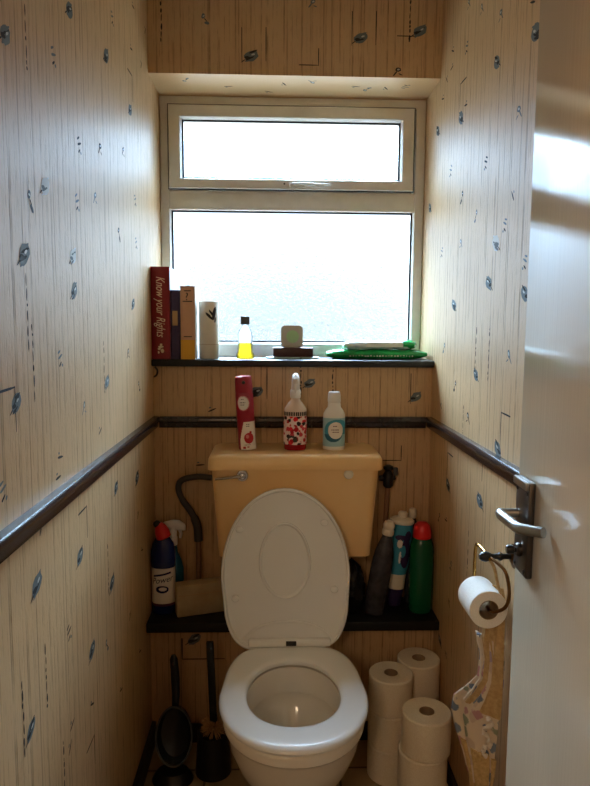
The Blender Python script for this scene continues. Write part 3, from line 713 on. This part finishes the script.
o = thing('spray_bottle', 'clear pump bottle of red liquid with white trigger head, middle of the cistern', 'bottle', (.067, 1.945, ZT))
b = MB(); b.lathe([(.0325, .0), (.0345, .004), (.0345, .106), (.0, .106)], 32, sy=.8, cap=(True, False)); b.build('liquid', M['rliq'], o)
b = MB(); b.lathe([(.0352, .104), (.0355, .118), (.034, .128), (.022, .145), (.0145, .154), (.0135, .168)], 32, sy=.8); b.build('bottle_body', M['frost'], o)
b = MB(); b.lathe([(.0358, .018), (.0358, .105)], 36, sy=.8, cap=(False, False)); b.build('label', M['flower'], o)
fc = on_cyl(.0361, 0, 0, .8)
patch(lambda x, z: .107 < z < .119 and (int((x + 1) * 430) % 3 > 0), -.05, .05, .10, .12, fc, .0012, M['ink'], 'label_band', o)
patch(lambda x, z: ell(-.012, .034, .014, .013)(x, z) and not ell(-.012, .03, .011, .010)(x, z) or ell(-.001, .034, .007, .010)(x, z) and z > .026, -.03, .02, .02, .05, fc, .0012, M['ink'], 'label_figure', o)
b = MB(); b.lathe([(.0155, .160), (.0165, .163), (.0165, .18), (.0145, .186)], 24); b.build('collar', M['whitep'], o)
b = MB(); b.loft([[Vector((x * sx_ , y * sy_ + oy, z)) for x, y in [(math.cos(2 * PI * i / 20), math.sin(2 * PI * i / 20)) for i in range(20)]] for z, sx_, sy_, oy in ((.184, .013, .014, 0), (.195, .0125, .016, -.002), (.208, .0125, .022, -.008), (.222, .0115, .024, -.01), (.231, .009, .018, -.008), (.236, .004, .009, -.006))]); b.build('pump_head', M['whitep'], o)
b = MB(); b.tube([(0, -.028, .219), (0, -.038, .219)], [.006, .005], 12); b.build('nozzle', M['whitep'], o)
b = MB(); b.tube([(0, -.022, .21), (0, -.028, .195), (0, -.026, .178)], [.0055, .005, .004], 10); b.build('trigger', M['whitep'], o)

o = thing('lotion_bottle', 'white bottle with blue swirl label and white cap on the right of the cistern', 'bottle', (.187, 1.945, ZT))
b = MB(); b.lathe([(.0315, 0), (.034, .004), (.034, .1), (.033, .112), (.027, .124), (.0205, .132), (.0190, .15)], 36, sy=.75); b.build('bottle_body', M['whitep'], o)
b = MB(); b.lathe([(.0185, .147), (.0205, .149), (.0195, .172), (.017, .179), (.0, .180)], 28, sy=.85, cap=(True, False)); b.build('cap', M['whitep'], o)
L1 = on_cyl(.0343, 0, 0, .75); L2 = on_cyl(.0346, 0, 0, .75); L3 = on_cyl(.0348, 0, 0, .75)
patch(lambda x, z: True, -.052, .052, .012, .100, L1, .002, M['skyb'], 'label', o)
patch(lambda x, z: ell(.004, .062, .025, .026)(x, z), -.03, .034, .03, .095, L2, .0013, M['whitel'], 'label_disc', o)
patch(lambda x, z: (not ell(.004, .062, .025, .026)(x, z)) and .026 + .0 < z < .05 and ell(-.004, .06, .034, .034)(x, z) and x < .026, -.04, .03, .02, .055, L2, .0013, M['tealdk'], 'label_swirl', o)
patch(lambda x, z: (not ell(.004, .062, .025, .026)(x, z)) and z > .05 and ell(.01, .06, .046, .036)(x, z), -.04, .045, .048, .099, L2, .0014, M['teal'], 'label_swirl', o)
for xx, zz, w_ in ((.001, .075, .013), (.003, .064, .026), (.004, .057, .024)):
    patch(lambda x, z: int((x + 1) * 600) % 4 > 0, xx - w_ / 2, xx + w_ / 2, zz - .0014, zz + .0014, L3, .0009, M['purp'], 'print_line', o)

# ------------------------------------------------------------------ cleaning things on the black shelf, left side
o = thing('toilet_cleaner', 'dark blue toilet cleaner bottle with red cap in the left corner of the shelf', 'bottle', (-.347, 1.955, ZL))
b = MB(); b.lathe([(.034, 0), (.037, .004), (.037, .15), (.0385, .17), (.038, .20), (.033, .225), (.023, .24), (.018, .25)], 32, sy=.75); b.build('bottle_body', M['bblue'], o)
b = MB(); b.lathe([(.0195, 0), (.0235, .003), (.0225, .024), (.016, .042), (.008, .050)], 24, 0, (.004, 0, .241), rot=Matrix.Rotation(math.radians(-18), 3, 'Y')); cp_ = b.build('cap', M['bred'], o)
b = MB(); b.lathe([(.0125, 0), (.011, .014), (.006, .020)], 18, 0, (-.012, 0, .279), rot=Matrix.Rotation(math.radians(-40), 3, 'Y')); b.build('nozzle', M['blk'], cp_)
b = MB(); b.lathe([(.0374, .035), (.0374, .15)], 32, sy=.75, cap=(False, False)); b.build('label', M['whitel'], o)
b = MB(); b.lathe([(.0376, .028), (.0376, .036)], 32, sy=.75, cap=(False, False)); b.build('label_edge', M['purp'], o)
tx = on_cyl(.0378, 0, 0, .75)
lettering(o, 'Power', .027, M['bblue'], lambda x, y: tx(x, .113 + y + x * .15), .2, 'lettering'); 
patch(lambda x, z: ell(0, .083, .021, .012)(x, z) and not ell(.002, .084, .013, .006)(x, z), -.03, .03, .065, .1, tx, .0012, M['bblue'], 'label_mark', o)
patch(lambda x, z: abs(z - .131 - x * .2) < .003, -.03, .03, .12, .14, tx, .0012, M['bblue'], 'label_stripe', o)
o = thing('trigger_spray', 'teal spray bottle with white trigger head behind the dark blue bottle', 'bottle', (-.324, 2.01, ZL + .0))
b = MB(); b.lathe([(.03, 0), (.033, .004), (.033, .12), (.026, .15), (.015, .175), (.012, .2)], 28, sy=.7); b.build('bottle_body', M['tealdk'], o)
b = MB(); b.lathe([(.014, .2), (.015, .203), (.014, .225), (.01, .23)], 20); b.build('collar', M['whitep'], o)
b = MB(); b.loft([[Vector((x, y * w, z + zz)) for y, zz in [(math.cos(2 * PI * i / 16), math.sin(2 * PI * i / 16) * h) for i in range(16)]] for x, w, z, h in ((-.034, .008, .262, .009), (-.028, .011, .264, .012), (.0, .013, .266, .017), (.02, .012, .264, .017), (.036, .010, .258, .012), (.04, .006, .256, .008))])
b.tube([(0, 0, .225), (.0, 0, .26)], [.011, .013], 14); hd_ = b.build('spray_head', M['whitep'], o)
b = MB(); b.tube([(.02, 0, .252), (.026, 0, .238), (.023, 0, .222)], [.006, .005, .004], 10); b.build('trigger', M['whitep'], hd_)
o = thing('paper_box', 'long cream box lying on the black shelf beside the dark blue bottle', 'box', (-.2235, 1.95, ZL), .30)
b = MB(); b.box((0, 0, .051), (.17, .046, .102), .006); b.build('carton', M['foam'], o)
b = MB(); b.box((.0, -.0232, .07), (.158, .001, .0015)); b.build('flap_edge', M['tan'], o)

# right side of the shelf
o = thing('dark_bottle', 'smoky dark bottle with round white cap beside the cistern on the shelf', 'bottle', (.318, 1.925, ZL)); o.rotation_euler = (0, math.radians(9), 0); o.location.z += .0052
b = MB(); b.lathe([(.031, 0), (.034, .004), (.034, .16), (.03, .2), (.022, .232), (.016, .25), (.015, .258)], 28, sy=.8); b.build('bottle_body', M['dkbot'], o)
b = MB(); b.lathe([(.016, .256), (.0185, .259), (.0185, .272), (.0165, .276), (.0175, .28), (.0185, .288), (.015, .299), (.006, .303)], 24); b.build('cap', M['offwhite'], o)
o = thing('squeeze_bottle', 'blue and white squeeze bottle with white shoulder between dark and green bottles', 'bottle', (.3935, 1.985, ZL)); o.rotation_euler = (0, math.radians(4.5), 0); o.location.z += .0028
b = MB(); b.lathe([(.019, 0), (.022, .004), (.024, .025), (.027, .055), (.0285, .06)], 28, sy=.8); b.build('base_band', M['navy'], o)
b = MB(); b.lathe([(.0285, .06), (.0295, .09), (.031, .11)], 28, sy=.8); b.build('lower_band', M['offwhite'], o)
b = MB(); b.lathe([(.031, .11), (.036, .15), (.038, .2), (.0375, .25), (.036, .275)], 28, sy=.8); b.build('bottle_body', M['teal'], o)
b = MB(); b.lathe([(.036, .275), (.0395, .278), (.039, .287), (.03, .293), (.016, .295), (.016, .308), (.012, .313), (0, .314)], 28, sy=.8, cap=(True, False)); b.build('cap', M['offwhite'], o)
pf = on_cyl(.0388, 0, 0, .8)
patch(lambda x, z: ell(.016, .185, .018, .05)(x, z) and not ell(.006, .19, .01, .02)(x, z) or ell(-.004, .235, .02, .009)(x, z) or ell(.02, .24, .012, .018)(x, z), -.03, .04, .12, .262, pf, .0016, M['navy'], 'label_pattern', o)
patch(lambda x, z: ell(-.006, .215, .009, .014)(x, z) or ell(-.002, .17, .004, .02)(x, z), -.02, .01, .14, .235, pf, .0016, M['whitel'], 'label_pattern', o)
o = thing('bleach_bottle', 'green bleach bottle with a bright red cap in the right corner of the shelf', 'bottle', (.4735, 1.95, ZL))
b = MB(); b.lathe([(.036, 0), (.039, .004), (.0395, .14), (.039, .195), (.036, .22), (.029, .24), (.02, .25), (.02, .253)], 32, sy=.85); b.build('bottle_body', M['bgreen'], o)
b = MB(); b.lathe([(.0265, .240), (.029, .243), (.0285, .262), (.024, .282), (.015, .291), (.0, .293)], 24, cap=(True, False)); b.build('cap', M['bred'], o)
o = thing('clear_bottle', 'slim clear bottle with pale cap just behind the green bleach bottle', 'bottle', (.458, 2.024, ZL))
b = MB(); b.lathe([(.02, 0), (.021, .003), (.021, .25), (.012, .275), (.011, .285)], 20); b.build('bottle_body', M['dkbot'], o)
b = MB(); b.lathe([(.012, .283), (.013, .286), (.012, .31), (.008, .314)], 20); b.build('cap', M['offwhite'], o)
# crumpled black bag below the cistern
rb = random.Random(12); b = MB(); R = []
for i in range(12):
    t = i / 11; k = math.sin(PI * min(1, .12 + t * .9)) ** .6; R.append([Vector((.045 * k * math.cos(2 * PI * j / 22) * (1 + rb.uniform(-.14, .14)), .05 * k * math.sin(2 * PI * j / 22) * (1 + rb.uniform(-.14, .14)), .001 + .17 * t + (rb.uniform(-.006, .006) if i else 0))) for j in range(22)])
b.loft(R); tag(b.build('plastic_bag', M['bag'], None, True, (.250, 1.95, ZL)), 'crumpled black plastic bag on the shelf below the cistern, behind the lid edge', 'bag')

# ------------------------------------------------------------------ on the floor, left
o = thing('toilet_brush', 'toilet brush with tan bristles and dark upright handle standing in the black holder', 'brush', (-.180, 1.795, 0))
b = MB(); b.box((-.001, .0, .285), (.022, .013, .25), .003, rot=Matrix.Rotation(math.radians(-2.2), 3, 'Y')); b.build('handle', M['blackgl'], o)
b = MB(); rb = random.Random(5); dirs = []
for i in range(300):
    a = rb.uniform(0, 2 * PI); e = rb.uniform(-.5, 1.0); r = rb.uniform(.035, .043); d = Vector((math.cos(a) * math.cos(e), math.sin(a) * math.cos(e), math.sin(e)))
    b.tube([Vector((.004, 0, .142)) + d * .006, Vector((.004, 0, .142)) + d * r], [.0013, .0009], 4)
b.build('bristles', M['brist'], o, False)
b = MB(); b.tube([(.004, 0, .03), (.004, 0, .165)], .007, 10); b.build('brush_core', M['blackgl'], o)
o = thing('brush_holder', 'round black toilet brush holder standing on the tiles left of the toilet', 'holder', (-.178, 1.795, 0))
b = MB(); b.lathe([(.050, 0), (.0545, .004), (.0525, .03), (.0475, .10), (.0465, .128), (.0440, .128), (.0445, .09), (.048, .02), (.0, .015)], 32, cap=(True, False)); b.build('pot', M['blk'], o)
o = thing('brush_caddy', 'black caddy with wide oval opening and upright handle in the left corner', 'caddy', (-.294, 1.735, 0))
b = MB(); R = []
tl = math.radians(10)
def cp(x, v, w): return Vector((x, .035 + v * math.sin(tl) - w * math.cos(tl), v * math.cos(tl) + w * math.sin(tl)))
def orng(rx, rv, w, cv=.118): return [cp(rx * math.cos(2 * PI * i / 40), cv + rv * math.sin(2 * PI * i / 40), w) for i in range(40)]
b.loft([orng(.03, .05, -.042), orng(.048, .078, -.034), orng(.0545, .087, -.006), orng(.054, .086, .001), orng(.050, .082, -.004), orng(.042, .07, -.024), orng(.02, .035, -.032)])
b.build('oval_body', M['blackgl'], o)
b = MB(); b.loft([orng(.0545, .0865, -.001), orng(.056, .0885, .003), orng(.0545, .087, .007), orng(.051, .0835, .006), orng(.0505, .083, .001)], closed=True); b.build('rim', M['rimgrey'], o)
b = MB(); b.loft([[Vector((x * k, y * k2 + .025, z)) for x, y in [(math.cos(2 * PI * i / 28), math.sin(2 * PI * i / 28)) for i in range(28)]] for z, k, k2 in ((0, .060, .045), (.006, .061, .046), (.018, .055, .038), (.032, .045, .03))]); b.build('foot', M['blk'], o)
b = MB(); b.tube([cp(0, .19, -.014), cp(.002, .235, -.012), cp(.0, .28, -.012), cp(-.006, .34, -.012), cp(-.007, .352, -.012)], [.010, .012, .0135, .012, .006], 14, flat=.7); b.build('handle', M['blackgl'], o)
b = MB(); b.lathe([(.004, 0), (.004, .002)], 14, 0, cp(-.005, .328, -.003), sx=.7, sy=1.5, rot=RX); b.build('hanging_hole', M['hose'], o)

# ------------------------------------------------------------------ toilet rolls
RH_, RR_ = .1065, .065
def roll(label, loc, group, rz=0):
    o = thing('toilet_roll', label, 'toilet roll', loc, rz, group); w = Matrix()
    rr_ = random.Random(int(loc[2] * 1000) + int(loc[0] * 977)); b = MB()
    b.lathe([(.020, .0), (RR_ - .003, 0), (RR_, .003), (RR_ + .0004, RH_ * .5), (RR_, RH_ - .004), (RR_ - .003, RH_ - .0005), (.021, RH_ - .001), (.020, RH_ - .003), (.020, 0)], 40, cap=(False, False)); b.build('tissue', M['paperroll'], o)
    b = MB(); b.lathe([(.0199, .001), (.0199, RH_ - .001), (.0188, RH_ - .001), (.0188, .001), (.0199, .001)], 28, cap=(False, False)); b.build('core', M['core'], o)
    b = MB(); b.add([Vector(((RR_ + .0009) * math.cos(a), (RR_ + .0009) * math.sin(a), z)) for a in (-1.0, -.97) for z in (.002, RH_ - .003)], [(0, 2, 3, 1)]); b.build('tissue_edge', M['paperroll'], o)
    return o
G = 'spare toilet rolls stacked on the floor'
first = roll('spare toilet roll at the bottom of the stack nearest the toilet', (.350, 1.776, 0), G)
for k, l in ((1, 'middle spare toilet roll of the stack nearest the toilet'), (2, 'top spare toilet roll of the stack nearest the toilet')): dup(first, (.350, 1.776, RH_ * k), l, k)
for k, l in enumerate(('bottom spare toilet roll of the rear stack in the right corner', 'middle spare toilet roll of the rear stack in the right corner', 'top spare toilet roll of the rear stack in the right corner')): dup(first, (.4515, 1.859, RH_ * k), l, 2 + k)
for k, l in enumerate(('bottom spare toilet roll of the front stack', 'middle spare toilet roll of the front stack, a seam showing above it', 'top spare toilet roll of the front stack nearest the camera')): dup(first, (.407 + (.004, -.004, .004)[k], 1.585, RH_ * k), l, 4 + k)

# ------------------------------------------------------------------ roll holder on the right wall, its roll and the cloth hung on it
HX, HY_, HZ_ = .46, 1.30, .850
o = thing('toilet_roll_holder', 'aged brass toilet roll holder on the right wall by the door edge', 'holder', (XR, HY_, HZ_))
b = MB(); RYm = Matrix.Rotation(-PI / 2, 3, 'Y')
b.lathe([(.026, 0), (.026, .003), (.018, .006), (.012, .010)], 24, 0, (0, 0, 0), rot=RYm); b.build('wall_rose', M['bronze'], o)
b = MB(); b.lathe([(.006, .008), (.006, .026), (.009, .030), (.009, .034), (.006, .038), (.006, .05), (.0095, .056), (.0115, .064), (.0095, .072), (.005, .077)], 18, 0, (0, 0, 0), rot=RYm); b.build('post', M['blk'], o)
hx = HX - XR
b = MB(); b.tube(smooth_path([(hx, -.012, -.002), (hx, .03, .002), (hx - .002, .062, .004), (hx, .082, -.004), (hx, .088, -.03), (hx, .088, -.08), (hx, .086, -.106), (hx, .074, -.1115), (hx, .05, -.1115)], 6), .0038, 10); b.build('wire_arm', M['brass'], o)
b = MB(); b.tube(smooth_path([(hx, -.004, 0), (hx + .012, -.03, -.006), (hx + .022, -.046, -.02), (hx + .028, -.052, -.06), (hx + .022, -.05, -.09), (hx + .006, -.034, -.108), (hx, -.022, -.1115), (hx, -.002, -.1115)], 6), .0038, 10); b.build('wire_arm', M['bronze'], o)
o = thing('hanging_toilet_roll', 'white toilet roll in use on the brass holder by the door', 'toilet roll', (HX, 1.285, .737))
ry = Matrix.Rotation(-PI / 2, 3, 'X')
b = MB(); b.lathe([(.0215, 0), (.0400, 0), (.0415, .0015), (.042, .045), (.0415, .0855), (.0400, .087), (.0215, .087), (.0215, 0)], 44, rot=ry, cap=(False, False)); b.build('tissue', M['wpaper'], o)
b = MB(); b.lathe([(.0214, .0005), (.0214, .0865), (.0203, .0865), (.0203, .0005), (.0214, .0005)], 30, rot=ry, cap=(False, False)); b.build('core', M['core'], o)

# cloth: sections down the hang, each a flattened loop across the direction E
E0, EV_ = Vector((.430, 1.42, 0)), Vector((.075, -.11, 0)); EN = Vector((-.11, -.075, 0)).normalized()
SEC = [(578, 488, 504, .006), (590, 486, 507, .008), (610, 482, 507, .012), (630, 475, 507, .014), (650, 482, 507, .016), (670, 481, 507, .018), (688, 468, 507, .022), (702, 456, 506, .026), (718, 453, 506, .028), (738, 458, 505, .026), (756, 466, 504, .022), (775, 472, 502, .018), (795, 476, 499, .014), (815, 482, 494, .008), (824, 486, 490, .003)]
def zpx(py): return .7215 - (py - 600) * .00243
def cloth(b, secs, seed, off=0, lo=0., hi=1., th=1, n=30):
    r = random.Random(seed); R = []
    for py, l, rr2, d in secs:
        l2, r2 = l + (rr2 - l) * lo, l + (rr2 - l) * hi; ring = []
        for j in range(n):
            a = 2 * PI * j / n; s = (math.cos(a) + 1) / 2; px = l2 + (r2 - l2) * s
            t = (px - 453) / 52; fold = .005 * math.sin(s * 11 + py * .02) + .003 * math.sin(s * 23 - py * .035)
            p = E0 + EV_ * t + EN * (d * th * .5 * math.sin(a) * (1 - .3 * abs(math.cos(a))) + fold * (th if th > .5 else 1) + off); p.z = zpx(py)
            ring.append(p - Vector((.46, 1.36, .77)))
        R.append(ring)
    b.loft(R)
tw_ = thing('hand_towel', 'floral cotton and crochet cloth hanging from the roll holder by the door', 'towel', (.46, 1.36, .77))
def fine(secs, k=4):
    out = []
    for a, c in zip(secs, secs[1:]):
        for i in range(k): t = i / k; out.append(tuple(p + (q - p) * t for p, q in zip(a, c)))
    return out + [secs[-1]]
FS = fine(SEC)
b = MB(); cloth(b, [s for s in FS if 625 < s[0] < 780], 1, 0, 0, .93); b.build('floral_cloth', M['floral'], tw_)
b = MB(); cloth(b, [s for s in FS if s[0] < 706], 2, .007, .28, 1.0, .55); b.build('lace_panel', M['lace'], tw_)
b = MB(); cloth(b, [s for s in FS if 738 < s[0]], 3, .004, .1, 1, .95); b.build('crochet_hem', M['crochet'], tw_)
b = MB(); pts = []
for i, s in enumerate([s for s in FS if 628 < s[0] < 700]):
    l = s[1] + (s[2] - s[1]) * .24; t = (l - 453) / 52; p = E0 + EV_ * t + EN * (.016 + .002 * math.sin(i * 2.1)); p.z = zpx(s[0]); pts.append(p - Vector((.46, 1.36, .77)))
b.tube(pts, [.0028 + .0008 * math.sin(i * 1.7) for i in range(len(pts))], 7); b.build('edging', M['frill'], tw_)
b = MB(); pts = []
for i in range(26):
    py = 702 + i * 1.55; t = (497 + 4 * math.sin(i * .5) - 453) / 52; p = E0 + EV_ * t + EN * (.017 + .004 * math.sin(i * 1.9)); p.z = zpx(py); pts.append(p - Vector((.46, 1.36, .77)))
b.tube(pts, [.0045 + .002 * math.sin(i * 2.3) for i in range(26)], 7); b.build('frill', M['frill'], tw_)
b = MB(); b.tube(smooth_path([(.0, -.062, .077), (.012, -.064, .055), (.022, -.064, .015), (.028, -.066, .0)], 5), [.0035] * 16, 7); b.build('hanging_loop', M['lace'], tw_)

# ------------------------------------------------------------------ light: overcast sky through the window, a warm lamp in the hall
w = bpy.data.worlds.new('overcast_sky'); sc.world = w; w.use_nodes = True; t = NT(w); t.n.clear()
tc = t.new('ShaderNodeTexCoord'); sp = t.new('ShaderNodeSeparateXYZ'); t.link(tc.outputs['Generated'], sp.inputs[0]); z = sp.outputs[2]
f = t.math('ADD', t.math('MULTIPLY', z, .5), .5)
ax = t.math('ABSOLUTE', sp.outputs[0])
SKYC = t.ramp(f, [(0, (.62, .66, .62, 1)), (.44, (.52, .58, .62, 1)), (.52, (.70, .86, 1.0, 1)), (.62, (.56, .77, 1.0, 1)), (1, (.58, .78, 1, 1))])
RAD = t.ramp(f, [(0, (.045,) * 3 + (1,)), (.40, (.036,) * 3 + (1,)), (.47, (.0036,) * 3 + (1,)), (.50, (.0046,) * 3 + (1,)), (.55, (.0072,) * 3 + (1,)), (.60, (.0115,) * 3 + (1,)), (.64, (.03,) * 3 + (1,)), (.72, (.40,) * 3 + (1,)), (1, (1.,) * 3 + (1,))])
SIDE = t.math('MULTIPLY', t.math('MINIMUM', t.math('MULTIPLY', t.math('SUBTRACT', ax, .20, clamp=True), .25), .030), t.math('MULTIPLY', t.math('SUBTRACT', f, .45), 9, clamp=True))
rad = t.math('MAXIMUM', RAD, SIDE)
bg = t.new('ShaderNodeBackground'); t.link(SKYC, bg.inputs[0]); t.link(t.math('MULTIPLY', rad, 150.0), bg.inputs[1])
ow = t.new('ShaderNodeOutputWorld'); t.link(bg.outputs[0], ow.inputs[0])
la = bpy.data.lights.new('hall_lamp', 'POINT'); la.energy = 15; la.color = (1, .74, .50); la.shadow_soft_size = .14
lo_ = bpy.data.objects.new('hall_lamp', la); col.objects.link(lo_); lo_.location = (-.52, -.85, 1.86)
# the window opening as a guide for sampling the sky
pl = bpy.data.lights.new('window_portal', 'AREA'); pl.shape = 'RECTANGLE'; pl.size = W; pl.size_y = ZH - ZS; pl.cycles.is_portal = True
po = bpy.data.objects.new('window_portal', pl); col.objects.link(po); po.location = (XC, YW + .06, (ZS + ZH) / 2); po.rotation_euler = (-PI / 2, 0, 0)

cam = bpy.data.cameras.new('camera'); co = bpy.data.objects.new('camera', cam); col.objects.link(co); sc.camera = co
p_, y_, r_ = .105, .0337, .0068
fv = Vector((math.sin(y_) * math.cos(p_), math.cos(y_) * math.cos(p_), -math.sin(p_))); rt = Vector((math.cos(y_), -math.sin(y_), 0)); up = rt.cross(fv)
rt2 = rt * math.cos(r_) + up * math.sin(r_); up2 = up * math.cos(r_) - rt * math.sin(r_)
co.matrix_world = Matrix.Translation((0, 0, 1.337)) @ Matrix((rt2, up2, -fv)).transposed().to_4x4()
cam.sensor_fit = 'VERTICAL'; cam.sensor_height = 24; cam.lens = 24 * 635.7 / 786; cam.clip_start = .02
vs = sc.view_settings; vs.view_transform = 'Standard'; vs.look = 'None'; vs.exposure = .5; vs.gamma = 1; vs.use_curve_mapping = False
sc.cycles.caustics_reflective = False; sc.cycles.max_bounces = 14; sc.cycles.diffuse_bounces = 8; sc.cycles.transparent_max_bounces = 16; sc.cycles.sample_clamp_indirect = 8; sc.cycles.use_denoising = True
